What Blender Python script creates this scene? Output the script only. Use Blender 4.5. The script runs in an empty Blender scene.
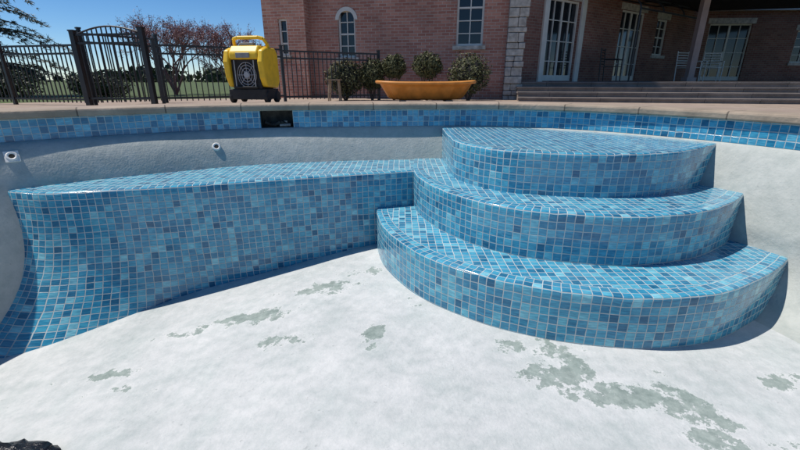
import bpy, math, random
from mathutils import Vector, Matrix, noise as mnoise
random.seed(7)
H=1.36
scene=bpy.context.scene
# ---------------------------------------------------------------- helpers
class MB:
    def __init__(s): s.v=[];s.f=[];s.uv=[];s.m=[];s.sm=[]
    def face(s,pts,uvs=None,m=0,sm=False):
        b=len(s.v); s.v+= [tuple(p) for p in pts]
        s.f.append(list(range(b,b+len(pts))))
        if uvs is None:
            P=[Vector(p) for p in pts]; n=(P[1]-P[0]).cross(P[2]-P[0])
            a=[abs(c) for c in n]
            if a[2]>=a[0] and a[2]>=a[1]: uvs=[(p.x,p.y) for p in P]
            elif a[0]>a[1]: uvs=[(p.y,p.z) for p in P]
            else: uvs=[(p.x,p.z) for p in P]
        s.uv.append(list(uvs)); s.m.append(m); s.sm.append(sm)
    def grid(s,rows,uvr,m=0,sm=True,close=False):
        b=len(s.v); n=len(rows[0])
        for r in rows: s.v+=[tuple(p) for p in r]
        for i in range(len(rows)-1):
            for j in range(n-1 if not close else n):
                k=(j+1)%n
                s.f.append([b+i*n+j,b+i*n+k,b+(i+1)*n+k,b+(i+1)*n+j])
                if uvr is None: s.uv.append([(0,0)]*4)
                else: s.uv.append([uvr[i][j],uvr[i][k],uvr[i+1][k],uvr[i+1][j]])
                s.m.append(m); s.sm.append(sm)
    def box(s,x0,x1,y0,y1,z0,z1,m=0,T=None):
        c=[Vector((x,y,z)) for z in(z0,z1) for y in(y0,y1) for x in(x0,x1)]
        for q in((0,2,3,1),(4,5,7,6),(0,1,5,4),(2,6,7,3),(0,4,6,2),(1,3,7,5)):
            P=[c[i] for i in q]; n=(P[1]-P[0]).cross(P[2]-P[0]); a=[abs(t) for t in n]
            if a[2]>=a[0] and a[2]>=a[1]: uv=[(p.x,p.y) for p in P]
            elif a[0]>a[1]: uv=[(p.y,p.z) for p in P]
            else: uv=[(p.x,p.z) for p in P]
            if T is not None: P=[T@p for p in P]
            s.face(P,uv,m)
    def tube(s,p0,p1,r0,r1=None,n=8,m=0,cap=True):
        p0=Vector(p0);p1=Vector(p1); r1=r0 if r1 is None else r1
        d=(p1-p0)
        if d.length<1e-6: return
        d.normalize()
        a=d.orthogonal().normalized(); b=d.cross(a)
        R=[[p+ (a*math.cos(2*math.pi*i/n)+b*math.sin(2*math.pi*i/n))*r for i in range(n)] for p,r in((p0,r0),(p1,r1))]
        s.grid(R,None,m,True,True)
        if cap:
            s.face(R[0][::-1],None,m); s.face(R[1],None,m)
    def path(s,pts,r,n=8,m=0):
        for a,b in zip(pts[:-1],pts[1:]): s.tube(a,b,r,r,n,m)
    def lathe(s,prof,c,n=24,m=0,axis='z',sm=True):
        rows=[]
        for r,h in prof:
            row=[]
            for i in range(n):
                a=2*math.pi*i/n
                if axis=='z': row.append(Vector(c)+Vector((r*math.cos(a),r*math.sin(a),h)))
                elif axis=='y': row.append(Vector(c)+Vector((r*math.cos(a),h,r*math.sin(a))))
                else: row.append(Vector(c)+Vector((h,r*math.cos(a),r*math.sin(a))))
            rows.append(row)
        s.grid(rows,None,m,sm,True)
    def obj(s,name,mats,parent=None,bevel=0):
        me=bpy.data.meshes.new(name); me.from_pydata(s.v,[],s.f)
        ul=me.uv_layers.new(name='UVMap')
        for p,u in zip(me.polygons,s.uv):
            for li,c in zip(p.loop_indices,u): ul.data[li].uv=c
        for p,mi,sm in zip(me.polygons,s.m,s.sm): p.material_index=mi; p.use_smooth=sm
        for m in (mats if isinstance(mats,(list,tuple)) else [mats]): me.materials.append(m)
        me.update()
        o=bpy.data.objects.new(name,me); scene.collection.objects.link(o)
        if parent: o.parent=parent
        if bevel:
            b=o.modifiers.new('bev','BEVEL'); b.width=bevel; b.segments=3; b.limit_method='ANGLE'
            w=o.modifiers.new('w','WELD'); w.merge_threshold=0.0005
            o.modifiers.move(1,0)
        return o
def empty(name,loc=(0,0,0)):
    e=bpy.data.objects.new(name,None); scene.collection.objects.link(e); e.empty_display_size=.2
    return e
def cr(pts,step,closed=False):
    P=[Vector(p).to_3d() for p in pts]; n=len(P); out=[]
    rng=n if closed else n-1
    for i in range(rng):
        if closed: a,b,c,d=P[(i-1)%n],P[i],P[(i+1)%n],P[(i+2)%n]
        else: a,b,c,d=P[max(i-1,0)],P[i],P[i+1],P[min(i+2,n-1)]
        for k in range(40):
            t=k/40
            out.append(.5*((2*b)+(c-a)*t+(2*a-5*b+4*c-d)*t*t+(3*b-a-3*c+d)*t**3))
    if not closed: out.append(P[-1])
    if closed: out.append(out[0].copy())
    L=[0]
    for a,b in zip(out[:-1],out[1:]): L.append(L[-1]+(b-a).length)
    N=max(2,int(round(L[-1]/step))); res=[];j=0
    for i in range(N+(0 if closed else 1)):
        s=L[-1]*i/N
        while j<len(L)-2 and L[j+1]<s: j+=1
        t=(s-L[j])/max(1e-9,L[j+1]-L[j]); res.append(out[j].lerp(out[j+1],t))
    return res,L[-1]/N
def normals(c,closed=False):
    n=len(c);o=[]
    for i in range(n):
        a=c[(i-1)%n] if closed or i>0 else c[i]
        b=c[(i+1)%n] if closed or i<n-1 else c[i]
        t=(b-a).normalized(); o.append(Vector((-t.y,t.x,0)))
    return o
# ---------------------------------------------------------------- materials
def mat(name):
    m=bpy.data.materials.new(name); m.use_nodes=True; nt=m.node_tree
    b=nt.nodes['Principled BSDF']; return m,nt,b
def N(nt,t,**k):
    n=nt.nodes.new(t)
    for a,v in k.items(): setattr(n,a,v)
    return n
def ramp(nt,stops,interp='LINEAR'):
    r=N(nt,'ShaderNodeValToRGB'); r.color_ramp.interpolation=interp
    e=r.color_ramp.elements
    while len(e)<len(stops): e.new(.5)
    for i,(p,c) in enumerate(stops): e[i].position=p; e[i].color=(*c,1) if len(c)==3 else c
    return r
def math_(nt,op,a,b=None,c=None):
    n=N(nt,'ShaderNodeMath',operation=op)
    for i,x in enumerate((a,b,c)):
        if x is None: continue
        if isinstance(x,(int,float)): n.inputs[i].default_value=x
        else: nt.links.new(x,n.inputs[i])
    return n.outputs[0]
def mixc(nt,f,a,b,blend='MIX'):
    n=N(nt,'ShaderNodeMix',data_type='RGBA',blend_type=blend)
    for s,x in ((n.inputs[0],f),(n.inputs[6],a),(n.inputs[7],b)):
        if isinstance(x,(int,float)): s.default_value=x
        elif isinstance(x,tuple): s.default_value=(*x,1) if len(x)==3 else x
        else: nt.links.new(x,s)
    return n.outputs[2]
def noise(nt,vec,scale,detail=4,rough=.55):
    n=N(nt,'ShaderNodeTexNoise'); n.inputs['Scale'].default_value=scale; n.inputs['Detail'].default_value=detail; n.inputs['Roughness'].default_value=rough
    if vec is not None: nt.links.new(vec,n.inputs['Vector'])
    return n.outputs['Fac']
def simple(name,col,rough=.6,var=.25,scale=6,metal=0,bump=.0,coat=0):
    m,nt,b=mat(name); g=N(nt,'ShaderNodeNewGeometry')
    f=noise(nt,g.outputs['Position'],scale,5)
    r=ramp(nt,[(.3,tuple(c*(1-var) for c in col)),(.7,tuple(min(1,c*(1+var)) for c in col))])
    nt.links.new(f,r.inputs[0]); nt.links.new(r.outputs[0],b.inputs['Base Color'])
    b.inputs['Roughness'].default_value=rough; b.inputs['Metallic'].default_value=metal
    if coat: b.inputs['Coat Weight'].default_value=coat
    if bump:
        bp=N(nt,'ShaderNodeBump'); bp.inputs['Strength'].default_value=bump; bp.inputs['Distance'].default_value=.02
        nt.links.new(noise(nt,g.outputs['Position'],scale*6,6),bp.inputs['Height']); nt.links.new(bp.outputs[0],b.inputs['Normal'])
    return m
def tile_mat(name,cols,size=.05,grout=(.55,.61,.61),gw=.045,haze=.2):
    m,nt,b=mat(name); uv=N(nt,'ShaderNodeUVMap')
    g=N(nt,'ShaderNodeNewGeometry')
    sc=N(nt,'ShaderNodeVectorMath',operation='SCALE'); nt.links.new(uv.outputs[0],sc.inputs[0]); sc.inputs['Scale'].default_value=1/size
    wn=N(nt,'ShaderNodeTexNoise'); wn.inputs['Scale'].default_value=.35; nt.links.new(sc.outputs[0],wn.inputs['Vector'])
    w2=N(nt,'ShaderNodeVectorMath',operation='SCALE'); nt.links.new(wn.outputs['Color'],w2.inputs[0]); w2.inputs['Scale'].default_value=.3
    ad=N(nt,'ShaderNodeVectorMath',operation='ADD'); nt.links.new(sc.outputs[0],ad.inputs[0]); nt.links.new(w2.outputs[0],ad.inputs[1])
    fl=N(nt,'ShaderNodeVectorMath',operation='FLOOR'); nt.links.new(ad.outputs[0],fl.inputs[0])
    fr=N(nt,'ShaderNodeVectorMath',operation='FRACTION'); nt.links.new(ad.outputs[0],fr.inputs[0])
    sep=N(nt,'ShaderNodeSeparateXYZ'); nt.links.new(fr.outputs[0],sep.inputs[0])
    ax=math_(nt,'ABSOLUTE',math_(nt,'SUBTRACT',sep.outputs[0],.5)); ay=math_(nt,'ABSOLUTE',math_(nt,'SUBTRACT',sep.outputs[1],.5))
    mx=math_(nt,'MAXIMUM',ax,ay)
    gm=N(nt,'ShaderNodeMapRange'); nt.links.new(mx,gm.inputs[0]); gm.inputs[1].default_value=.5-gw-.015; gm.inputs[2].default_value=.5-gw+.01
    w=N(nt,'ShaderNodeTexWhiteNoise',noise_dimensions='3D'); nt.links.new(fl.outputs[0],w.inputs['Vector'])
    r=ramp(nt,cols); nt.links.new(w.outputs['Value'],r.inputs[0])
    ofs=N(nt,'ShaderNodeVectorMath',operation='MULTIPLY_ADD'); nt.links.new(w.outputs['Color'],ofs.inputs[0]); ofs.inputs[1].default_value=(31,17,9); 
    st=N(nt,'ShaderNodeVectorMath',operation='MULTIPLY'); nt.links.new(fr.outputs[0],st.inputs[0]); st.inputs[1].default_value=(.7,4,1)
    nt.links.new(st.outputs[0],ofs.inputs[2])
    sn=noise(nt,ofs.outputs[0],1.3,3)
    sr=ramp(nt,[(.35,(.62,.74,.80)),(.65,(1.35,1.26,1.18))]); nt.links.new(sn,sr.inputs[0])
    c1=mixc(nt,1.0,r.outputs[0],sr.outputs[0],'MULTIPLY')
    hz=ramp(nt,[(.48,(0,0,0)),(.8,(haze,haze,haze))]); nt.links.new(noise(nt,g.outputs['Position'],2.3,6,.65),hz.inputs[0])
    c2=mixc(nt,hz.outputs[0],c1,(.32,.48,.54))
    gn=ramp(nt,[(.3,tuple(c*.7 for c in grout)),(.7,grout)]); nt.links.new(noise(nt,g.outputs['Position'],7,4),gn.inputs[0])
    c3=mixc(nt,gm.outputs[0],c2,gn.outputs[0]); nt.links.new(c3,b.inputs['Base Color'])
    rr=N(nt,'ShaderNodeMapRange'); nt.links.new(gm.outputs[0],rr.inputs[0]); rr.inputs[3].default_value=.14; rr.inputs[4].default_value=.85
    nt.links.new(rr.outputs[0],b.inputs['Roughness'])
    tl=N(nt,'ShaderNodeVectorMath',operation='DOT_PRODUCT'); nt.links.new(w.outputs['Color'],tl.inputs[0]); nt.links.new(fr.outputs[0],tl.inputs[1])
    bp=N(nt,'ShaderNodeBump'); bp.inputs['Strength'].default_value=.55; bp.inputs['Distance'].default_value=.003; bp.invert=True
    hh=math_(nt,'ADD',gm.outputs[0],math_(nt,'MULTIPLY',tl.outputs['Value'],.5))
    nt.links.new(hh,bp.inputs['Height']); nt.links.new(bp.outputs[0],b.inputs['Normal'])
    return m
TC=[(0,(.016,.125,.235)),(.12,(.030,.20,.345)),(.42,(.042,.275,.435)),(.72,(.062,.335,.49)),(.93,(.12,.43,.56)),(1,(.22,.54,.64))]
M_tile=tile_mat('glass_mosaic_tile',TC)
M_band=tile_mat('waterline_tile',[(0,(.012,.13,.25)),(.5,(.03,.27,.45)),(1,(.10,.40,.57))],.053)
def plaster(name,base,dark,stains=False):
    m,nt,b=mat(name); g=N(nt,'ShaderNodeNewGeometry'); P=g.outputs['Position']
    r=ramp(nt,[(.3,dark),(.66,base)]); nt.links.new(noise(nt,P,1.5,10,.7),r.inputs[0]); c=r.outputs[0]
    r2=ramp(nt,[(.32,(.80,.83,.83)),(.6,(1,1,1))]); nt.links.new(noise(nt,P,14,8,.75),r2.inputs[0]); c=mixc(nt,1.,c,r2.outputs[0],'MULTIPLY')
    r3=ramp(nt,[(.66,(0,0,0)),(.72,(.6,.6,.6))]); nt.links.new(noise(nt,P,36,4,.6),r3.inputs[0]); c=mixc(nt,r3.outputs[0],c,tuple(x*.68 for x in dark))
    if stains:
        nz=noise(nt,P,6.5,12,.74); tot=None
        for (x,y,rx,ry,a) in [(.80,1.70,.24,.24,1),(1.0,1.52,.24,.12,.9),(1.27,1.36,.16,.32,1),(.60,1.86,.16,.09,.8),(-.95,2.40,.45,.18,.65),(-.55,2.65,.40,.12,.7),(-.15,2.0,.08,.15,.9),(-.72,2.05,.24,.14,.6),(-1.5,1.8,.4,.12,.35),(1.85,1.6,.30,.12,.5),(1.6,1.15,.3,.2,.6),(-1.75,1.95,.4,.08,.6),(0.1,2.3,.3,.12,.4),(-1.5,2.3,.4,.1,.5),(-.3,2.85,.3,.1,.6)]:
            s=N(nt,'ShaderNodeVectorMath',operation='SUBTRACT'); nt.links.new(P,s.inputs[0]); s.inputs[1].default_value=(x,y,0)
            d=N(nt,'ShaderNodeVectorMath',operation='MULTIPLY'); nt.links.new(s.outputs[0],d.inputs[0]); d.inputs[1].default_value=(1/rx,1/ry,0)
            l=N(nt,'ShaderNodeVectorMath',operation='LENGTH'); nt.links.new(d.outputs[0],l.inputs[0])
            v=math_(nt,'MULTIPLY',math_(nt,'MAXIMUM',math_(nt,'SUBTRACT',1.35,l.outputs['Value']),0),a)
            tot=v if tot is None else math_(nt,'MAXIMUM',tot,v)
        q=math_(nt,'ADD',math_(nt,'MULTIPLY',math_(nt,'MINIMUM',tot,.75),.30),nz)
        r4=ramp(nt,[(.69,(0,0,0)),(.705,(.9,.9,.9))]); nt.links.new(q,r4.inputs[0])
        r5=ramp(nt,[(.3,(.15,.20,.18)),(.7,(.35,.41,.375))]); nt.links.new(noise(nt,P,20,6,.7),r5.inputs[0])
        rim=ramp(nt,[(.64,(0,0,0)),(.69,(.3,.3,.3)),(.70,(0,0,0))]); nt.links.new(q,rim.inputs[0])
        c=mixc(nt,rim.outputs[0],c,(.74,.74,.72))
        c=mixc(nt,r4.outputs[0],c,r5.outputs[0])
        mo=ramp(nt,[(.45,(1,1,1)),(.7,(.82,.87,.86))]); nt.links.new(noise(nt,P,3.6,9,.72),mo.inputs[0]); c=mixc(nt,1.,c,mo.outputs[0],'MULTIPLY')
    nt.links.new(c,b.inputs['Base Color']); b.inputs['Roughness'].default_value=.8
    bp=N(nt,'ShaderNodeBump'); bp.inputs['Strength'].default_value=.6; bp.inputs['Distance'].default_value=.012
    h=math_(nt,'ADD',noise(nt,P,9,8,.6),math_(nt,'MULTIPLY',noise(nt,P,70,3),.35)); nt.links.new(h,bp.inputs['Height']); nt.links.new(bp.outputs[0],b.inputs['Normal'])
    return m
M_floor=plaster('white_plaster_floor',(.63,.64,.63),(.48,.505,.50),True)
M_wallp=plaster('grey_plaster_wall',(.50,.52,.485),(.36,.395,.37))
def brick_mat(name,k):
    m,nt,b=mat(name); uv=N(nt,'ShaderNodeUVMap'); g=N(nt,'ShaderNodeNewGeometry')
    t=N(nt,'ShaderNodeTexBrick'); nt.links.new(uv.outputs[0],t.inputs['Vector']); t.inputs['Scale'].default_value=1
    t.inputs['Brick Width'].default_value=.215; t.inputs['Row Height'].default_value=.075; t.inputs['Mortar Size'].default_value=.007
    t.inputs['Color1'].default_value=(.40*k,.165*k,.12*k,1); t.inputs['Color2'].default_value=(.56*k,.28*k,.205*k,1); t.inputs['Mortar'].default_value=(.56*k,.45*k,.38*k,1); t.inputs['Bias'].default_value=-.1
    r=ramp(nt,[(.3,(.7,.7,.7)),(.7,(1.15,1.12,1.1))]); nt.links.new(noise(nt,g.outputs['Position'],1.2,6),r.inputs[0])
    nt.links.new(mixc(nt,1.,t.outputs['Color'],r.outputs[0],'MULTIPLY'),b.inputs['Base Color']); b.inputs['Roughness'].default_value=.88
    bp=N(nt,'ShaderNodeBump'); bp.invert=True; bp.inputs['Distance'].default_value=.006; nt.links.new(t.outputs['Fac'],bp.inputs['Height']); nt.links.new(bp.outputs[0],b.inputs['Normal'])
    return m
M_brick=brick_mat('red_brick',1.05); M_brick_shade=brick_mat('shaded_red_brick',.55)  # second one: same brick, shade of the right wing put into its colour
def jointed(name,c1,c2,w,h,mortar):
    m,nt,b=mat(name); uv=N(nt,'ShaderNodeUVMap'); g=N(nt,'ShaderNodeNewGeometry')
    t=N(nt,'ShaderNodeTexBrick'); nt.links.new(uv.outputs[0],t.inputs['Vector']); t.inputs['Scale'].default_value=1; t.offset=0
    t.inputs['Brick Width'].default_value=w; t.inputs['Row Height'].default_value=h; t.inputs['Mortar Size'].default_value=.006
    t.inputs['Color1'].default_value=(*c1,1); t.inputs['Color2'].default_value=(*c2,1); t.inputs['Mortar'].default_value=(*mortar,1)
    r=ramp(nt,[(.3,(.66,.66,.66)),(.7,(1.14,1.14,1.14))]); nt.links.new(noise(nt,g.outputs['Position'],3.5,8,.65),r.inputs[0])
    nt.links.new(mixc(nt,1.,t.outputs['Color'],r.outputs[0],'MULTIPLY'),b.inputs['Base Color']); b.inputs['Roughness'].default_value=.85
    bp=N(nt,'ShaderNodeBump'); bp.inputs['Strength'].default_value=.6; bp.inputs['Distance'].default_value=.01; nt.links.new(noise(nt,g.outputs['Position'],30,6),bp.inputs['Height']); nt.links.new(bp.outputs[0],b.inputs['Normal'])
    return m
M_coping=jointed('coping_stone',(.33,.265,.195),(.41,.33,.255),.62,5,(.13,.105,.08))
M_deck=jointed('deck_concrete',(.35,.27,.21),(.39,.31,.245),2.4,2.4,(.14,.12,.1))
M_step=jointed('terrace_stone',(.20,.17,.15),(.27,.23,.20),1.1,5,(.08,.07,.06))
M_stone=simple('rough_limestone',(.50,.46,.40),.9,.35,9,bump=.9)
M_trim=simple('cream_trim_paint',(.68,.65,.58),.5,.08,5)
M_pinkpost=simple('faded_pink_post',(.36,.26,.23),.6,.12,5)
M_black=simple('black_painted_metal',(.018,.018,.02),.4,.3,8)
M_rubber=simple('black_rubber',(.02,.02,.02),.75,.3,20)
M_yellow=simple('yellow_plastic',(.78,.50,.02),.45,.12,12)
M_grey=simple('grey_plastic',(.22,.23,.23),.5,.15,12)
M_steel=simple('dull_steel',(.36,.36,.37),.4,.1,12,metal=.5)
M_orange=simple('orange_plastic',(.62,.25,.045),.5,.22,7)
M_white=simple('white_plastic',(.75,.74,.7),.4,.06,12)
M_roof=simple('roof_shingle',(.09,.085,.08),.9,.3,15,bump=.5)
M_wood=simple('weathered_wood',(.32,.23,.15),.75,.25,14)
M_bark=simple('bark',(.11,.08,.06),.9,.35,20,bump=.6)
M_twig=simple('reddish_twig',(.17,.10,.10),.8,.3,15)
M_dark=simple('dark_interior',(.02,.018,.016),.9,.3,4)
M_skim=simple('stained_skimmer_plastic',(.10,.10,.09),.8,.5,14)
M_hill=simple('distant_foliage',(.045,.06,.03),.95,.4,.3,bump=.6)
def glass():
    m,nt,b=mat('window_glass'); b.inputs['Base Color'].default_value=(.015,.02,.025,1); b.inputs['Roughness'].default_value=.06
    g=N(nt,'ShaderNodeNewGeometry'); bp=N(nt,'ShaderNodeBump'); bp.inputs['Strength'].default_value=.05
    nt.links.new(noise(nt,g.outputs['Position'],1.5,2),bp.inputs['Height']); nt.links.new(bp.outputs[0],b.inputs['Normal']); return m
M_glass=glass()
def leafm(name,a,c,rough=.55):
    m,nt,b=mat(name); g=N(nt,'ShaderNodeNewGeometry')
    r=ramp(nt,[(0,a),(1,c)]); nt.links.new(g.outputs['Random Per Island'],r.inputs[0]); nt.links.new(r.outputs[0],b.inputs['Base Color'])
    b.inputs['Roughness'].default_value=rough; return m
M_box=leafm('boxwood_leaf',(.028,.04,.012),(.12,.12,.045),.7)
M_pine=leafm('pine_needle',(.018,.035,.018),(.06,.085,.035))
M_bud=leafm('tree_bud',(.16,.07,.08),(.34,.19,.2))
M_lawn=simple('lawn',(.07,.10,.03),.95,.35,3,bump=.8)
def bagm():
    m,nt,b=mat('black_plastic_bag'); b.inputs['Base Color'].default_value=(.012,.012,.014,1); b.inputs['Roughness'].default_value=.22
    g=N(nt,'ShaderNodeNewGeometry'); bp=N(nt,'ShaderNodeBump'); bp.inputs['Strength'].default_value=1; bp.inputs['Distance'].default_value=.02
    nt.links.new(noise(nt,g.outputs['Position'],22,5),bp.inputs['Height']); nt.links.new(bp.outputs[0],b.inputs['Normal']); return m
M_bag=bagm()
# ---------------------------------------------------------------- pool shell
def sp(x):
    return math.log(1+math.exp(-x*6))/6
def floorz(x,y=0): return H-1.36-.17*min(sp(x+.15),3.6)
pool=empty('swimming_pool')
WP=[(-3.9,-3),(-4.0,-1),(-3.98,.6),(-3.75,1.7),(-3.35,2.55),(-2.85,3.14),(-2.15,3.64),(-1.28,4.02),(0,4.2),(1.0,4.2),(1.75,3.82),(2.24,3.32),(2.6,2.74),(2.82,2.1),(2.98,1.2),(3.05,-1),(2.6,-3),(0,-4),(-3,-4.1)]
W,dw=cr(WP,.06,True)
WN=normals(W,True)
NW=len(W)
ZT=H-.275; ZB=H-.435; ZC=H-.215
def ring(off,zf):
    return [Vector((p.x+n.x*off,p.y+n.y*off,zf(p) if callable(zf) else zf)) for p,n in zip(W,WN)]
rows=[];uvr=[]
def sst(x): x=max(0,min(1,x)); return x*x*(3-2*x)
def prof(p,k):
    fz=floorz(p.x)
    lefty=sst((-p.x+.2)/2.7) if p.y>0 else sst(-p.x); righty=sst((p.x-1.2)/1.0)
    R=.30+.02*lefty+.12*righty; bat=.26+.16*lefty+.04*righty; pw=.75-.32*lefty
    zc=fz+R
    if k<=.6:
        t=(k/.6)**1.5; z=ZB+(zc-ZB)*t; o=bat*(t**pw)
    else:
        a=(k-.6)/.4*math.pi/2; z=fz-.004+R-R*math.sin(a); o=bat+R*(1-math.cos(a))
    return o,z
for i in range(45):
    k=i/44; row=[]
    for p,n in zip(W,WN):
        o,z=prof(p,k); row.append(Vector((p.x-n.x*o,p.y-n.y*o,z)))
    rows.append(row)
mb=MB(); mb.grid(rows,None,0,True,True); mb.obj('pool_wall',M_wallp,pool)
mb=MB(); gx=[-4.2+.12*i for i in range(63)]; gy=[-4.2+.3*i for i in range(30)]
mb.grid([[Vector((x,y,floorz(x))) for x in gx] for y in gy],None,0,True); mb.obj('pool_floor',M_floor,pool)
mb=MB()
sk=[i for i,p in enumerate(W) if -1.33<p.x<-.99 and p.y>3]
s0,s1=sk[0],sk[-1]
a=ring(-.006,ZT);b_=ring(-.006,ZB);c_=ring(.03,ZB)
for i in range(NW):
    j=(i+1)%NW
    if s0<=i<s1: continue
    u0,u1=i*dw,(i+1)*dw
    mb.face([b_[i],b_[j],a[j],a[i]],[(u0,0),(u1,0),(u1,.159),(u0,.159)],0,False)
    mb.face([c_[i],c_[j],b_[j],b_[i]],[(u0,-.03),(u1,-.03),(u1,0),(u0,0)],0,False)
mb.obj('waterline_tile_band',M_band,pool)
mb=MB(); A,B=W[s0],W[s1]; nn=WN[(s0+s1)//2]; tt=(B-A).normalized()
T=Matrix(((tt.x,nn.x,0,A.x),(tt.y,nn.y,0,A.y),(0,0,1,0),(0,0,0,1))); Ls=(B-A).length
mb.box(0,Ls,.22,.24,ZB,ZT,0,T); mb.box(-.02,0,0,.24,ZB,ZT,0,T); mb.box(Ls,Ls+.02,0,.24,ZB,ZT,0,T); mb.box(-.02,Ls+.02,.0,.24,ZB-.012,ZB,0,T)
mb.obj('skimmer_box',M_skim,pool)
mb=MB(); mb.tube(T@Vector((.17,.03,ZB+.02)),T@Vector((.27,.04,ZB+.022)),.014,.014,10); mb.tube(T@Vector((.22,.07,ZB)),T@Vector((.23,.07,ZB+.06)),.02,.02,10)
mb.obj('skimmer_pipe',M_grey,pool)
mb=MB()
hpnts=[T@Vector((.03+.05*k,.05+.03*math.sin(k*1.7),ZB+.035+.02*math.cos(k*2.1))) for k in range(6)]
mb.path(hpnts,.018,8)
mb.obj('skimmer_hose',M_rubber,pool)
mb=MB()
R=[(.02,ZT),(-.03,ZT),(-.04,ZT+.012),(-.04,ZC-.018),(-.034,ZC-.006),(-.02,ZC),(.30,ZC-.004),(.30,ZC-.05)]
rr=[ring(o,z) for o,z in R]; vv=[0]
for k in range(1,len(R)): vv.append(vv[-1]+math.hypot(R[k][0]-R[k-1][0],R[k][1]-R[k-1][1]))
for k in range(len(R)-1):
    for i in range(NW):
        j=(i+1)%NW; u0,u1=i*dw,(i+1)*dw
        mb.face([rr[k][i],rr[k][j],rr[k+1][j],rr[k+1][i]],[(u0,vv[k]+.3),(u1,vv[k]+.3),(u1,vv[k+1]+.3),(u0,vv[k+1]+.3)],0,False)
mb.obj('coping',M_coping,pool)
def gz(d): return H-.222-.28*max(0,min(1,(d-.3)/6.4))
def gzat(x,y):
    d=min((Vector((x,y,0))-p).length for p in W[::3]); return gz(d)
def rowset(ds): return [ring(d,gz(d)) for d in ds]
mb=MB(); rs=rowset([.302,1,2,3,4,5,6.7,9]); mb.grid(rs,[[(p.x,p.y) for p in r] for r in rs],0,False,True)
mb.obj('pool_deck',M_deck)
mb=MB(); rs=rowset([9,12,30,120,600,4000]); mb.grid(rs,[[(p.x,p.y) for p in r] for r in rs],0,False,True); mb.obj('ground',M_lawn)
# ---------------------------------------------------------------- tiled steps and bench
from mathutils.geometry import tessellate_polygon
def tiled(mb,edge,ztop,zbot,back,batter=None,step=.05):
    C,d=cr(edge,step); NN=normals(C)
    n=len(C)
    def off(o,z): return [Vector((p.x+q.x*o,p.y+q.y*o,z)) for p,q in zip(C,NN)]
    rows=[];uv=[]
    K=16
    for k in range(K+1):
        t=k/K; row=[];ur=[]
        for i,(p,q) in enumerate(zip(C,NN)):
            zb=zbot(p.x) if callable(zbot) else zbot
            z=zb+(ztop-.014-zb)*t
            b,sx_=(batter(p.x,t)) if batter else (0,0)
            row.append(Vector((p.x-q.x*b-sx_,p.y-q.y*b,z))); ur.append((i*d,z-ztop-b*.4))
        rows.append(row);uv.append(ur)
    for o,z,v in ((.004,ztop-.004,-.004),(.014,ztop,.006),(.05,ztop,.05),(.10,ztop,.10)):
        rows.append(off(o,z)); uv.append([(i*d,v) for i in range(n)])
    mb.grid(rows,uv,0,True)
    inner=rows[-1]
    poly=inner+[Vector((x,y,ztop)) for x,y in back]
    for tri in tessellate_polygon([poly]):
        P=[poly[i] for i in tri]
        if (P[1]-P[0]).cross(P[2]-P[0]).z<0: P=P[::-1]
        mb.face(P,[(p.x,p.y) for p in P],0,False)
Z1=H-1.05;Z2=H-.738;Z3=H-.448
steps=empty('pool_steps')
mb=MB(); tiled(mb,[(.42,4.15),(.42,3.6),(.46,3.15),(.70,2.80),(1.04,2.67),(1.41,2.63),(1.79,2.71),(2.12,2.90),(2.5,3.2)],Z3,Z2-.03,[(2.6,3.9),(.8,4.35)]); mb.obj('upper_step',M_tile,steps)
mb=MB(); tiled(mb,[(.14,4.1),(.12,3.5),(.22,3.03),(.46,2.61),(.74,2.38),(1.05,2.27),(1.38,2.23),(1.8,2.33),(2.15,2.54),(2.42,2.78),(2.75,3.1)],Z2,Z1-.03,[(2.7,3.5),(1.7,4.0),(.5,4.3)]); mb.obj('middle_step',M_tile,steps)
mb=MB(); tiled(mb,[(-.2,4.1),(-.2,3.5),(-.19,3.25),(-.10,2.86),(.13,2.42),(.45,2.12),(.75,1.96),(1.03,1.88),(1.33,1.85),(1.7,1.91),(2.08,2.10),(2.4,2.32),(2.8,2.65)],Z1,H-1.42,[(2.8,3.0),(2.5,3.4),(1.5,4.1),(.2,4.2)]); mb.obj('lower_step',M_tile,steps)
mb=MB()
def bat(x,t):
    q=sst((-x-1.5)/1.25)
    u=1-t
    return .01*u+.40*q*u**2.8+.06*q*u, .16*q*u**2.2
tiled(mb,[(-3.4,3.3),(-3.0,2.93),(-2.62,2.79),(-2.38,2.79),(-1.83,2.92),(-1.15,3.12),(-.8,3.24),(-.41,3.36),(.12,3.52),(.4,3.62)],Z2-.008,lambda x: floorz(x)-.03,[(.5,4.15),(0,4.3),(-1.28,4.1),(-2.2,3.85),(-3.15,3.42)],bat)
mb.obj('pool_bench',M_tile)
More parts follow.
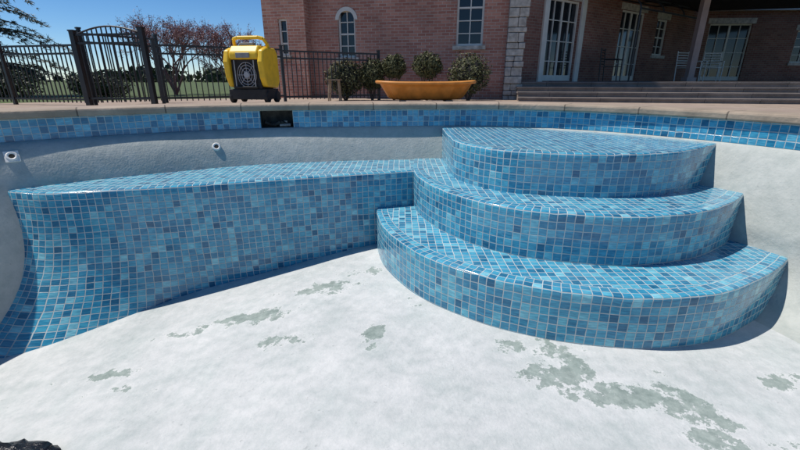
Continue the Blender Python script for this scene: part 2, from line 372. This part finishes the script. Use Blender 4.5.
def fitting(name,px,zc,square):
    i=min(range(NW),key=lambda k:abs(W[k].x-px)+(10 if W[k].y<2 else 0))
    p,n=W[i],WN[i]
    o=min(((abs(prof(p,k/200)[1]-zc),prof(p,k/200)[0]) for k in range(120)))[1]+.004
    c=Vector((p.x-n.x*o,p.y-n.y*o,zc)); t=Vector((n.y,-n.x,0))
    k0=min(range(120),key=lambda k:abs(prof(p,k/200)[1]-zc)); o1,z1=prof(p,(k0+3)/200); o0,z0=prof(p,max(0,k0-3)/200)
    sl=Vector((-n.x*(o0-o1),-n.y*(o0-o1),z0-z1)).normalized(); nn=t.cross(sl)
    if nn.dot(Vector((-n.x,-n.y,0)))<0: nn=-nn
    T=Matrix(((t.x,nn.x,sl.x,c.x),(t.y,nn.y,sl.y,c.y),(t.z,nn.z,sl.z,c.z),(0,0,0,1)))
    mb=MB()
    if square: mb.box(-.042,.042,-.02,.006,-.042,.042,0,T)
    rows=[]
    for r,h in ((.036,-.03),(.036,.010),(.03,.014),(.02,.012),(.016,.0)):
        rows.append([T@Vector((r*math.cos(a*math.pi/10),h,r*math.sin(a*math.pi/10))) for a in range(20)])
    mb.grid(rows,None,0,True,True); mb.face([T@Vector((.0165*math.cos(a*math.pi/10),.009,.0165*math.sin(a*math.pi/10))) for a in range(20)],None,1)
    mb.obj(name,[M_white,M_dark],pool)
fitting('light_plate',-2.92,H-.525,True)
fitting('return_jet',-1.74,H-.57,False)
mb=MB(); cx,cy=-1.74,1.31; rows=[]
for i in range(25):
    th=math.pi*i/24; row=[]
    for j in range(40):
        ph=2*math.pi*j/40; d=Vector((math.sin(th)*math.cos(ph),math.sin(th)*math.sin(ph),math.cos(th)))
        r=1+.28*mnoise.noise(d*2.2)+.16*mnoise.noise(d*6)+.07*mnoise.noise(d*13)
        row.append(Vector((cx+d.x*.22*r,cy+d.y*.15*r,floorz(cx)+.04+max(-.045,d.z*.06*r))))
    rows.append(row)
mb.grid(rows,None,0,True,True); mb.obj('black_plastic_bag',M_bag)
# ---------------------------------------------------------------- fence
def fence(name,p0,p1,h,gap=.105,post=2.0,parent=None,base=None,thick=.009,postw=.03,arch=0):
    mb=MB(); p0=Vector((*p0,0));p1=Vector((*p1,0)); L=(p1-p0).length; t=(p1-p0)/L
    def Z(s):
        q=p0+t*s; return gzat(q.x,q.y) if base is None else base
    z0,z1=Z(0),Z(L)
    T=Matrix(((t.x,-t.y,0,p0.x),(t.y,t.x,0,p0.y),(0,0,1,0),(0,0,0,1)))
    z=lambda s: z0+(z1-z0)*s/L
    nseg=max(1,round(L/post))
    for k in range(nseg+1):
        s=L*k/nseg; mb.box(s-postw,s+postw,-postw,postw,z(s)-.3,z(s)+h+.06,0,T); mb.box(s-postw-.01,s+postw+.01,-postw-.01,postw+.01,z(s)+h+.06,z(s)+h+.085,0,T)
    for k in range(nseg):
        s=L*k/nseg;e=L*(k+1)/nseg
        for hh in (.12,h-.17,h-.02):
            mb.box(s+postw,e-postw,-.015,.015,z((s+e)/2)+hh-.018,z((s+e)/2)+hh+.018,0,T)
        n=int((e-s)/gap)
        for i in range(1,n):
            q=s+(e-s)*i/n; up=arch*math.sin(math.pi*(q-s)/(e-s)); mb.box(q-thick,q+thick,-thick,thick,z(q)+.05,z(q)+h-.03+up,0,T)
    if arch: mb.path([T@Vector((L*i/12,0,z(L*i/12)+h-.02+arch*math.sin(math.pi*i/12))) for i in range(13)],.016,6)
    return mb.obj(name,M_black,parent)
fence('metal_fence',(-14,10.5),(-6.35,8.75),1.16)
fence('metal_fence',(-4.75,8.6),(-.55,11.2),1.12)
g=empty('fence_gate')
fence('gate_leaf',(-6.25,8.6),(-4.85,8.45),1.30,gap=.1,post=1.4,parent=g,postw=.045,arch=.14)
fence('gate_leaf_open',(-6.2,8.7),(-5.4,9.9),1.36,gap=.11,post=1.4,parent=g,postw=.03)
# ---------------------------------------------------------------- brick house
house=empty('brick_house')
def frame(o,ang): 
    c,s=math.cos(ang),math.sin(ang); return Matrix(((c,-s,0,o[0]),(s,c,0,o[1]),(0,0,1,0),(0,0,0,1)))
def wallop(mb,x0,x1,z0,z1,ops,T,th=.3,y=0):
    ops=sorted(ops); cur=x0
    for (a,b,c,d) in ops:
        if a>cur: mb.box(cur,a,y,y+th,z0,z1,0,T)
        mb.box(a,b,y,y+th,z0,c,0,T); mb.box(a,b,y,y+th,d,z1,0,T); cur=b
    mb.box(cur,x1,y,y+th,z0,z1,0,T)
def window(a,b,c,d,T,cols=2,rws=4,sill=True,y=0,door=False,name='window',lintel=True):
    mb=MB(); w=.055
    mb.box(a+.002,a+w,y+.06,y+.14,c,d,0,T); mb.box(b-w,b-.002,y+.06,y+.14,c,d,0,T); mb.box(a+w,b-w,y+.06,y+.14,d-w,d-.002,0,T); mb.box(a+w,b-w,y+.06,y+.14,c+.002,c+(w if not door else .16),0,T)
    for i in range(1,cols):
        x=a+(b-a)*i/cols; mw=.035 if (door and i==cols//2) else .013
        mb.box(x-mw,x+mw,y+.075,y+.11,c+w,d-w,0,T)
    for i in range(1,rws):
        z=c+(d-c)*i/rws; mw=.022 if i==rws//2 and not door else .012
        mb.box(a+w,b-w,y+.08,y+.106,z-mw,z+mw,0,T)
    mb.box(a+w,b-w,y+.112,y+.13,c+.05,d-.05,1,T)
    if sill: mb.box(a-.08,b+.08,y-.06,y+.06,c-.10,c-.002,2,T)
    if lintel: mb.box(a-.1,b+.1,y-.012,y+.05,d+.002,d+.2,2,T)
    return mb.obj(name,[M_trim,M_glass,M_stone],house)
TA=frame((2.8,11.75),-math.atan2(1.3,6.54)); G=H-.55; TOP=H+6.2
opsA=[(-1.33,-.62,H+.86,H+2.7),(-4.62,-4.12,H+.60,H+1.82),(-1.5,-.6,H+3.9,H+5.3),(-4.7,-3.8,H+3.9,H+5.3)]
mb=MB(); wallop(mb,-5.45,-.0,G,H+3.3,opsA[:2],TA); wallop(mb,-5.45,-.0,H+3.3,TOP,opsA[2:],TA)
wallop(mb,-6.7,-5.452,G,TOP,[(-6.25,-5.98,H+.65,H+1.6)],TA,.3,-.35)
mb.box(-6.7,-6.4,-.05,8,G,TOP,0,TA); mb.box(-5.75,-5.452,-.05,.3,G,TOP,0,TA)
mb.box(-6.4,-.3,8,8.3,G,TOP,0,TA)
mb.box(-5.75,-5.455,.3,.35,G,TOP,0,TA)
mb.obj('front_wall',M_brick,house)
window(*opsA[0],TA,2,6); window(*opsA[2],TA,2,4); window(*opsA[3],TA,2,4)
window(*opsA[1],TA,2,4,lintel=False)
window(-6.25,-5.98,H+.65,H+1.6,TA,1,3,y=-.35,lintel=False)
mb=MB(); a,b,c,d=opsA[1]; r=(b-a)/2; cx=(a+b)/2; zc=d-r; K=14
for sgn in(-1,1):
    pts=[Vector((cx+sgn*r*math.cos(t*math.pi/2/K),.03,zc+r*math.sin(t*math.pi/2/K))) for t in range(K+1)]
    for p,q in zip(pts[:-1],pts[1:]):
        u=[Vector((cx+sgn*r,.03,p.z)),p,q,Vector((cx+sgn*r,.03,q.z))]
        mb.face([TA@v for v in u],[(v.x,v.z) for v in u],0)
ar=[Vector((cx+(r+.07)*math.cos(t*math.pi/20),-.012,zc+(r+.07)*math.sin(t*math.pi/20))) for t in range(21)]
ai=[Vector((cx+(r-.03)*math.cos(t*math.pi/20),-.012,zc+(r-.03)*math.sin(t*math.pi/20))) for t in range(21)]
for i in range(20): mb.face([TA@ar[i],TA@ar[i+1],TA@ai[i+1],TA@ai[i]],None,1)
mb.obj('window_arch',[M_brick,M_trim],house)
mb=MB(); z=G
while z<TOP:
    hgt=random.uniform(.12,.24); w=.46+random.uniform(-.05,.04)
    if random.random()<.75:
        k=random.uniform(.14,.32); mb.box(.004,k-.006,-.2+random.uniform(-.02,.02),.45,z,z+hgt-.012,0,TA); mb.box(k,w,-.2+random.uniform(-.03,.02),.45,z,z+hgt-.012,0,TA)
    else: mb.box(.004,w,-.2+random.uniform(-.03,.02),.45,z,z+hgt-.012,0,TA)
    z+=hgt
mb.obj('stone_pier',M_stone,house,bevel=.018)
LB=10.2; TB=frame((3.5,12.25),math.atan2(5.8,8.4)); TZ=H-.05
opsB=[(.75,2.2,TZ+.02,TZ+2.2),(4.5,6.0,TZ+.02,TZ+2.2),(6.9,7.7,TZ+.9,TZ+2.1),(1,2,H+3.9,H+5.3),(5,6,H+3.9,H+5.3)]
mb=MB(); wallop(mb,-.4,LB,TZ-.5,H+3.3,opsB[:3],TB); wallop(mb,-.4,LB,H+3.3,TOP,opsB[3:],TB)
mb.obj('wing_wall',M_brick_shade,house)
window(*opsB[0],TB,4,4,door=True,sill=False,name='french_door'); window(*opsB[1],TB,4,4,door=True,sill=False,name='french_door'); window(*opsB[2],TB,2,4)
window(*opsB[3],TB,2,4);window(*opsB[4],TB,2,4)
mb=MB(); 
for x in(.52,2.24): mb.box(x,x+.2,-.06,-.002,TZ,TZ+2.5,0,TB)
mb.box(.45,2.5,-.10,-.002,TZ+2.502,TZ+2.75,0,TB)
mb.obj('door_surround',M_trim,house)
TC_=frame((11.9,18.05),-.04)
opsC=[(.45,2.1,TZ+.02,TZ+2.15),(3.9,5.1,TZ+.7,TZ+1.9),(6.5,7.6,TZ+.7,TZ+1.9)]
mb=MB(); wallop(mb,0,14,TZ-.5,H+2.55,opsC,TC_); mb.box(0,14,0.02,.3,H+2.752,TOP,0,TC_); mb.obj('rear_wall',M_brick_shade,house)
mb=MB(); mb.box(0,14,-.25,.3,H+2.552,H+2.75,0,TC_); mb.obj('belt_fascia',M_trim,house)
window(*opsC[0],TC_,4,4,door=True,sill=False,name='french_door')
for o in opsC[1:]: window(*o,TC_,3,4)
mb=MB(); mb.box(-6.3,-.35,1.2,1.25,G,TOP,0,TA); mb.box(-.2,LB,1.0,1.05,TZ-.5,TOP,0,TB); mb.box(.2,14,1,1.05,TZ-.5,TOP,0,TC_); mb.obj('interior',M_dark,house)
mb=MB()
def P(T,x,y,z): return T@Vector((x,y,z))
mb.face([P(TA,-7.1,-.8,TOP),P(TA,.6,-.8,TOP),P(TA,-1.5,4,TOP+3),P(TA,-5,4,TOP+3)]);mb.face([P(TA,.6,-.8,TOP),P(TA,.6,8.7,TOP),P(TA,-1.5,4,TOP+3)])
mb.face([P(TA,.6,8.7,TOP),P(TA,-7.1,8.7,TOP),P(TA,-5,4,TOP+3),P(TA,-1.5,4,TOP+3)]);mb.face([P(TA,-7.1,8.7,TOP),P(TA,-7.1,-.8,TOP),P(TA,-5,4,TOP+3)])
mb.face([P(TB,-.5,-.5,TOP),P(TB,LB,-.5,TOP),P(TB,LB,4,TOP+2.6),P(TB,-.5,4,TOP+2.6)]); mb.face([P(TC_,-.3,-.5,TOP),P(TC_,14,-.5,TOP),P(TC_,14,4,TOP+2.6),P(TC_,-.3,4,TOP+2.6)])
mb.box(-.6,LB,4,8,TOP+2.2,TOP+2.6,0,TB)
mb.obj('roof',M_roof,house)
terr=empty('terrace_steps'); mb=MB()
for k,(dy,zt) in enumerate(((-1.25,-.40),(-.88,-.285),(-.5,-.168),(-.12,-.05))):
    y1=[-.88,-.5,-.12,12][k]
    yo=dy-.02
    mb.box(.35,16,yo,y1-.02,H-.8,H+zt-.035,0,TA); mb.box(.33,16.02,yo-.03,y1-.03,H+zt-.035,H+zt,0,TA)
mb.obj('stone_steps',M_step,terr)
porch=empty('porch'); mb=MB()
cols=[(8.75,13.2),(12.9,12.6)]
for x,y in cols:
    mb.box(x-.09,x+.09,y-.09,y+.09,TZ+.12,H+2.5,0); mb.box(x-.14,x+.14,y-.14,y+.14,TZ,TZ+.118,0)
mb.obj('post',M_pinkpost,porch)
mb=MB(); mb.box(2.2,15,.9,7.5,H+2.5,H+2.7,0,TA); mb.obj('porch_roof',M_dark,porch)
mb=MB(); mb.box(2.1,15.1,.8,.898,H+2.45,H+2.75,0,TA); mb.obj('porch_fascia',M_trim,porch)
aw=empty('awning_frame'); mb=MB()
for s in (2.7,4.0,5.3,6.6):
    pts=[P(TB,s,-.02-1.5*math.sin(t*math.pi/16),TZ+1.9+.55*math.cos(t*math.pi/16)) for t in range(9)]
    mb.path(pts,.022,6)
for t in (0,4,8):
    mb.tube(P(TB,2.7,-.02-1.5*math.sin(t*math.pi/16),TZ+1.9+.55*math.cos(t*math.pi/16)),P(TB,6.6,-.02-1.5*math.sin(t*math.pi/16),TZ+1.9+.55*math.cos(t*math.pi/16)),.022,.022,6)
for s in (2.7,6.6): mb.tube(P(TB,s,-1.52,TZ),P(TB,s,-1.52,TZ+1.9),.025,.025,6)
mb.obj('frame',M_black,aw)
# ---------------------------------------------------------------- shrubs
def leafcloud(mb,c,r,n,size,shell=.55,flat=1.0,lump=.25):
    for _ in range(n):
        d=Vector((random.gauss(0,1),random.gauss(0,1),random.gauss(0,1))).normalized()
        k=(shell+(1-shell)*random.random()**.6)*(1+lump*mnoise.noise(d*2.3+Vector(c)))
        p=Vector(c)+Vector((d.x*r[0],d.y*r[1],d.z*r[2]))*k
        a=(d+Vector((random.gauss(0,.7),random.gauss(0,.7),random.gauss(0,.7)))).normalized()
        u=a.orthogonal().normalized(); v=a.cross(u); s=size*random.uniform(.6,1.3)
        ang=random.uniform(0,6.28); u,v=u*math.cos(ang)+v*math.sin(ang),v*math.cos(ang)-u*math.sin(ang)
        mb.face([p-u*s,p-v*s*.45,p+u*s,p+v*s*.45],[(0,0)]*4,0)
def shrub(x,y,w,z0,z1,n=2600):
    mb=MB(); c=(x,y,(z0+z1)/2+.03)
    leafcloud(mb,c,(w/2,w/2,(z1-z0)/2),n,.035,.6)
    o=empty('boxwood_shrub'); mb.obj('leaves',M_box,o)
    t=MB(); g0=gzat(x,y)
    for k in range(6):
        a=k*1.05; t.tube((x,y,g0-.05),(x+.3*w*math.cos(a),y+.3*w*math.sin(a),(z0+z1)/2+.1),.02,.008,6)
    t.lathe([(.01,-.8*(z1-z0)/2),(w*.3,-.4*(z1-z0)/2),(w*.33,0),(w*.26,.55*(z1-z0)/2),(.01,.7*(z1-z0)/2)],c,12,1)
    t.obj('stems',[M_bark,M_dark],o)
for px,y,wpx,yt,yb in ((345,10.9,40,60,98),(372,11.1,26,60,92),(394,11.1,25,56,80),(427,11.0,30,54,80),(469,10.8,42,55,97)):
    x=(px-400)/410*y/1.06; w=wpx/410*y/1.06
    def zz(py):
        Y=(225-py)/410; return H+(-.334+Y*.943)/(.943+Y*.334)*y
    shrub(x,y,w,zz(yb),zz(yt))
for (x,y,w,h) in ((-11.5,12,1.6,.9),(-9.6,13.5,1.3,.7),(-13.5,11.8,2,1.1)):
    mb=MB(); leafcloud(mb,(x,y,H-.5+h/2),(w/2,w/2,h/2),3500,.05,.4); leafcloud(mb,(x+.4,y+.2,H-.5+h/2.4),(w/2,w/2,h/2),1500,.05,.4); mb.obj('evergreen_shrub',M_pine)
# ---------------------------------------------------------------- trees
def tree_budding(x,y,h):
    o=empty('budding_tree'); t=MB(); l=MB(); g0=H-.5
    def grow(p,d,L,r,lv):
        q=p+d*L; mid=p+d*L*.5+Vector((random.gauss(0,.04),random.gauss(0,.04),0))*L
        t.tube(p,mid,r,r*.8,5,0,False); t.tube(mid,q,r*.8,r*.6,5,0,False)
        if lv<=2:
            for k in range(9 if lv<=1 else 4):
                c=p.lerp(q,random.random())+Vector((random.gauss(0,.05),random.gauss(0,.05),random.gauss(0,.05)))
                leafcloud(l,c,(.04,.04,.04),2,.022,.2)
        if lv==0: return
        for k in range(random.choice((3,3,4)) if lv>1 else 3):
            nd=(d+Vector((random.gauss(0,.5),random.gauss(0,.5),random.gauss(.12,.3)))).normalized()
            grow(p.lerp(q,random.uniform(.55,1)),nd,L*random.uniform(.6,.85),r*.58,lv-1)
    for k in range(5):
        a=k*1.26+.3; grow(Vector((x,y,g0)),Vector((math.cos(a)*.42,math.sin(a)*.42,1)).normalized(),h*.33,.045,4)
    t.obj('trunk_and_limbs',M_twig,o); l.obj('buds',M_bud,o)
tree_budding(-7.9,15.2,3.3)
tree_budding(-6.0,16.0,2.9)
def pine(x,y,h,rad):
    o=empty('pine_tree'); t=MB(); l=MB(); g0=H-.6
    t.tube((x,y,g0),(x,y,g0+h),.22,.03,10)
    z=.7
    while z<h-.2:
        f=1-z/h
        for k in range(6):
            a=random.uniform(0,6.28); L=rad*(f**.7)*random.uniform(.7,1.1)
            pts=[Vector((x,y,g0+z))]
            for s in range(1,7):
                q=s/6; pts.append(Vector((x+math.cos(a)*L*q,y+math.sin(a)*L*q,g0+z+.25*L*q-.42*L*q*q)))
            for i in range(6): t.tube(pts[i],pts[i+1],.04*(1-i/7),.04*(1-(i+1)/7),5,0,False)
            for s in range(int(30*L)):
                q=random.uniform(.2,1); i=min(5,int(q*6)); c=pts[i].lerp(pts[i+1],q*6-i)
                side=Vector((-math.sin(a),math.cos(a),0))*random.gauss(0,.16*L*(1.15-q)+.05)+Vector((0,0,random.gauss(-.05,.05)))
                c=c+side
                for _ in range(7):
                    d=Vector((random.gauss(0,1)+math.cos(a),random.gauss(0,1)+math.sin(a),random.gauss(-.1,.6))).normalized(); w=d.orthogonal().normalized()*.011
                    Ln=random.uniform(.08,.17); l.face([c-w,c+w,c+d*Ln],[(0,0)]*3,0)
        z+=.34
    t.obj('trunk_and_limbs',M_bark,o); l.obj('needles',M_pine,o)
pine(-13.7,13.8,7.5,3.3)
mb=MB()
for i in range(200):
    a=math.radians(random.uniform(-75,75)); D=random.uniform(90,150); x,y=math.sin(a)*D,math.cos(a)*D
    leafcloud(mb,(x,y,H+random.uniform(-.3,.9)),(random.uniform(3,6),3,random.uniform(1.2,3)),60,.9,.3)
mb.obj('distant_treeline',M_hill)
# ---------------------------------------------------------------- yellow portable machine
def V(*a): return Vector(a)
mx,my=-2.12,6.3; mz=gzat(mx,my)
mach=empty('portable_air_compressor'); TM=Matrix.Translation((0,0,mz))@frame((mx,my),math.radians(-10))@Matrix.Diagonal((.85,.85,1,1))
mb=MB()
def shell(x0,x1,prof,m=0):
    a=[TM@V(x0,p[0],p[1]) for p in prof]; b=[TM@V(x1,p[0],p[1]) for p in prof]; n=len(prof)
    mb.face(a,None,m); mb.face(b[::-1],None,m)
    for i in range(n): mb.face([a[i],b[i],b[(i+1)%n],a[(i+1)%n]],None,m)
pr=[(-.20,.22),(-.27,.34),(-.30,.55),(-.24,.70),(-.1,.74),(.2,.74),(.27,.66),(.28,.3),(.2,.2)]
shell(-.35,-.25,pr); shell(.25,.35,pr)
top=[(-.27,.58),(-.27,.67),(-.18,.76),(.15,.765),(.24,.68),(.24,.58)]
shell(-.252,.252,top)
mb.obj('yellow_housing',M_yellow,mach,bevel=.025)
mb=MB(); mb.box(-.249,.249,-.22,.22,.14,.585,0,TM); mb.box(-.33,.33,-.25,.22,.05,.19,0,TM)
mb.box(-.2,.2,-.275,-.225,.2,.23,0,TM)
mb.obj('engine_core',M_rubber,mach,bevel=.01)
mb=MB()
def ringz(cx,cz,y,r,n=22,rr=.006):
    pts=[TM@V(cx+r*math.cos(2*math.pi*i/n),y,cz+r*math.sin(2*math.pi*i/n)) for i in range(n+1)]; mb.path(pts,rr,5)
for r in (.05,.09,.13,.165): ringz(.02,.38,-.235,r)
for k in range(8): a=k*math.pi/4; mb.tube(TM@V(.02+.04*math.cos(a),-.235,.38+.04*math.sin(a)),TM@V(.02+.165*math.cos(a),-.235,.38+.165*math.sin(a)),.005,.005,5)
mb.tube(TM@V(.02,-.25,.38),TM@V(.02,-.22,.38),.04,.04,14)
for s in (-.17,.17): mb.tube(TM@V(s,-.26,.225),TM@V(s,-.26,.57),.008,.008,6)
mb.obj('fan_grille',M_steel,mach)
mb=MB()
hp=[V(-.29,.1,.70),V(-.29,.02,.80),V(-.26,-.03,.855),V(-.18,-.05,.87),V(.18,-.05,.87),V(.26,-.03,.855),V(.29,.02,.80),V(.29,.1,.70)]
mb.path([TM@p for p in hp],.024,8); mb.obj('carry_handle',M_yellow,mach)
mb=MB(); mb.box(-.12,.12,-.12,-.02,.765,.80,0,TM); mb.box(-.12,.12,-.285,-.262,.60,.665,0,TM); mb.obj('control_panel',M_grey,mach,bevel=.006)
mb=MB()
for s in(-1,1):
    for yy in(-.17,.17):
        c=V(s*.31,yy,.085); R_=.085
        rows=[[TM@(c+V(s*h,r*math.cos(i*math.pi/12),r*math.sin(i*math.pi/12))) for i in range(24)] for r,h in((.03,-.03),(.07,-.035),(R_,-.025),(R_,.025),(.07,.035),(.03,.03),(.001,.03))]
        mb.grid(rows,None,0,True,True)
mb.obj('wheels',M_rubber,mach)
# ---------------------------------------------------------------- orange mixing trough
tr=empty('orange_mixing_trough'); mb=MB(); tx,ty=.38,6.5; tz=gzat(tx,ty)
def sup(a,ax,ay,e): 
    c,s=math.cos(a),math.sin(a); return ax*abs(c)**e*(1 if c>=0 else -1), ay*abs(s)**e*(1 if s>=0 else -1)
rows=[]
for ax,ay,z in ((.001,.001,.03),(.50,.22,.03),(.55,.27,.06),(.64,.34,.20),(.68,.37,.245),(.735,.41,.25),(.745,.42,.262),(.745,.42,.285),(.72,.40,.292),(.67,.36,.285),(.61,.32,.19),(.50,.25,.07),(.001,.001,.06)):
    row=[]
    for i in range(96):
        a=2*math.pi*i/96; e=.62
        rib=1+(.03*(1 if (i//4)%2 else -1) if .05<z<.24 and ax not in(.61,.50) else 0)
        x,y=sup(a,ax*rib,ay*rib,e)
        row.append(Vector((tx+x,ty+y,tz+z+.012*math.cos(2*a)*(z/.33))))
    rows.append(row)
mb.grid(rows,None,0,True,True); mb.obj('tub',M_orange,tr)
mb=MB(); 
for s in(-1,1): mb.box(tx+s*.34-.05,tx+s*.34+.05,ty-.3,ty+.3,tz,tz+.028,0)
mb.obj('timber_bearers',M_wood,tr)
st=empty('wooden_stool'); mb=MB(); sx,sy=-1.5,9.9; sz=gzat(sx,sy)
for a in(-1,1):
    for b in(-1,1): mb.tube((sx+.13*a,sy+.13*b,sz),(sx+.1*a,sy+.1*b,sz+.45),.018,.018,6)
    mb.tube((sx+.12*a,sy-.12,sz+.18),(sx+.12*a,sy+.12,sz+.18),.012,.012,6)
for k in range(4): mb.box(sx-.16,sx+.16,sy-.16+.082*k,sy-.09+.082*k,sz+.45,sz+.475)
mb.obj('stool_frame',M_wood,st)
def chair(x,y,ang,mtl):
    c=empty('patio_chair'); T=Matrix.Translation((0,0,TZ))@frame((x,y),ang); mb=MB()
    for a in(-.24,.24):
        mb.tube(T@V(a,-.24,0),T@V(a,-.22,.62),.016,.016,6); mb.tube(T@V(a,.24,0),T@V(a,.3,.95),.016,.016,6); mb.tube(T@V(a,-.24,.62),T@V(a,.26,.64),.018,.018,6)
    for k in range(7): mb.box(-.24,.24,-.22+.065*k,-.17+.065*k,.42,.435,0,T)
    for k in range(6):
        z=.5+.08*k; mb.tube(T@V(-.24,.27+.006*k,z),T@V(.24,.27+.006*k,z),.016,.016,6)
    mb.obj('chair_frame',mtl,c)
chair(9.6,14.6,.3,M_white); chair(10.6,14.9,-.4,M_white); chair(6.4,13.3,.9,M_black)
# ---------------------------------------------------------------- light, sky, camera
sx,sy,sz=-.50,.055,1.0
sd=Vector((sx,sy,sz)).normalized(); el=math.asin(sd.z); az=math.atan2(sd.x,sd.y)
sun=bpy.data.lights.new('sun','SUN'); sun.energy=4.6; sun.angle=math.radians(.53); sun.color=(1,.94,.87)
so=bpy.data.objects.new('sun',sun); scene.collection.objects.link(so); so.rotation_euler=(-sd).to_track_quat('-Z','Y').to_euler()
w=bpy.data.worlds.new('World'); scene.world=w; w.use_nodes=True; nt=w.node_tree
sk_=nt.nodes.new('ShaderNodeTexSky'); sk_.sky_type='NISHITA'; sk_.sun_disc=False; sk_.sun_elevation=el; sk_.sun_rotation=az; sk_.altitude=2500; sk_.air_density=1; sk_.dust_density=.0; sk_.ozone_density=5
hs=nt.nodes.new('ShaderNodeHueSaturation'); hs.inputs['Saturation'].default_value=1.2
nt.links.new(sk_.outputs[0],hs.inputs['Color']); nt.links.new(hs.outputs[0],nt.nodes['Background'].inputs[0]); nt.nodes['Background'].inputs[1].default_value=.11
cd=bpy.data.cameras.new('camera'); co=bpy.data.objects.new('camera',cd); scene.collection.objects.link(co); scene.camera=co
cd.sensor_width=36; cd.lens=36*410/800; cd.clip_start=.05; cd.clip_end=8000
co.location=(0,0,H); co.rotation_euler=(math.radians(90-19.5),0,0)
scene.view_settings.view_transform='Standard'; scene.view_settings.look='None'; scene.view_settings.exposure=0
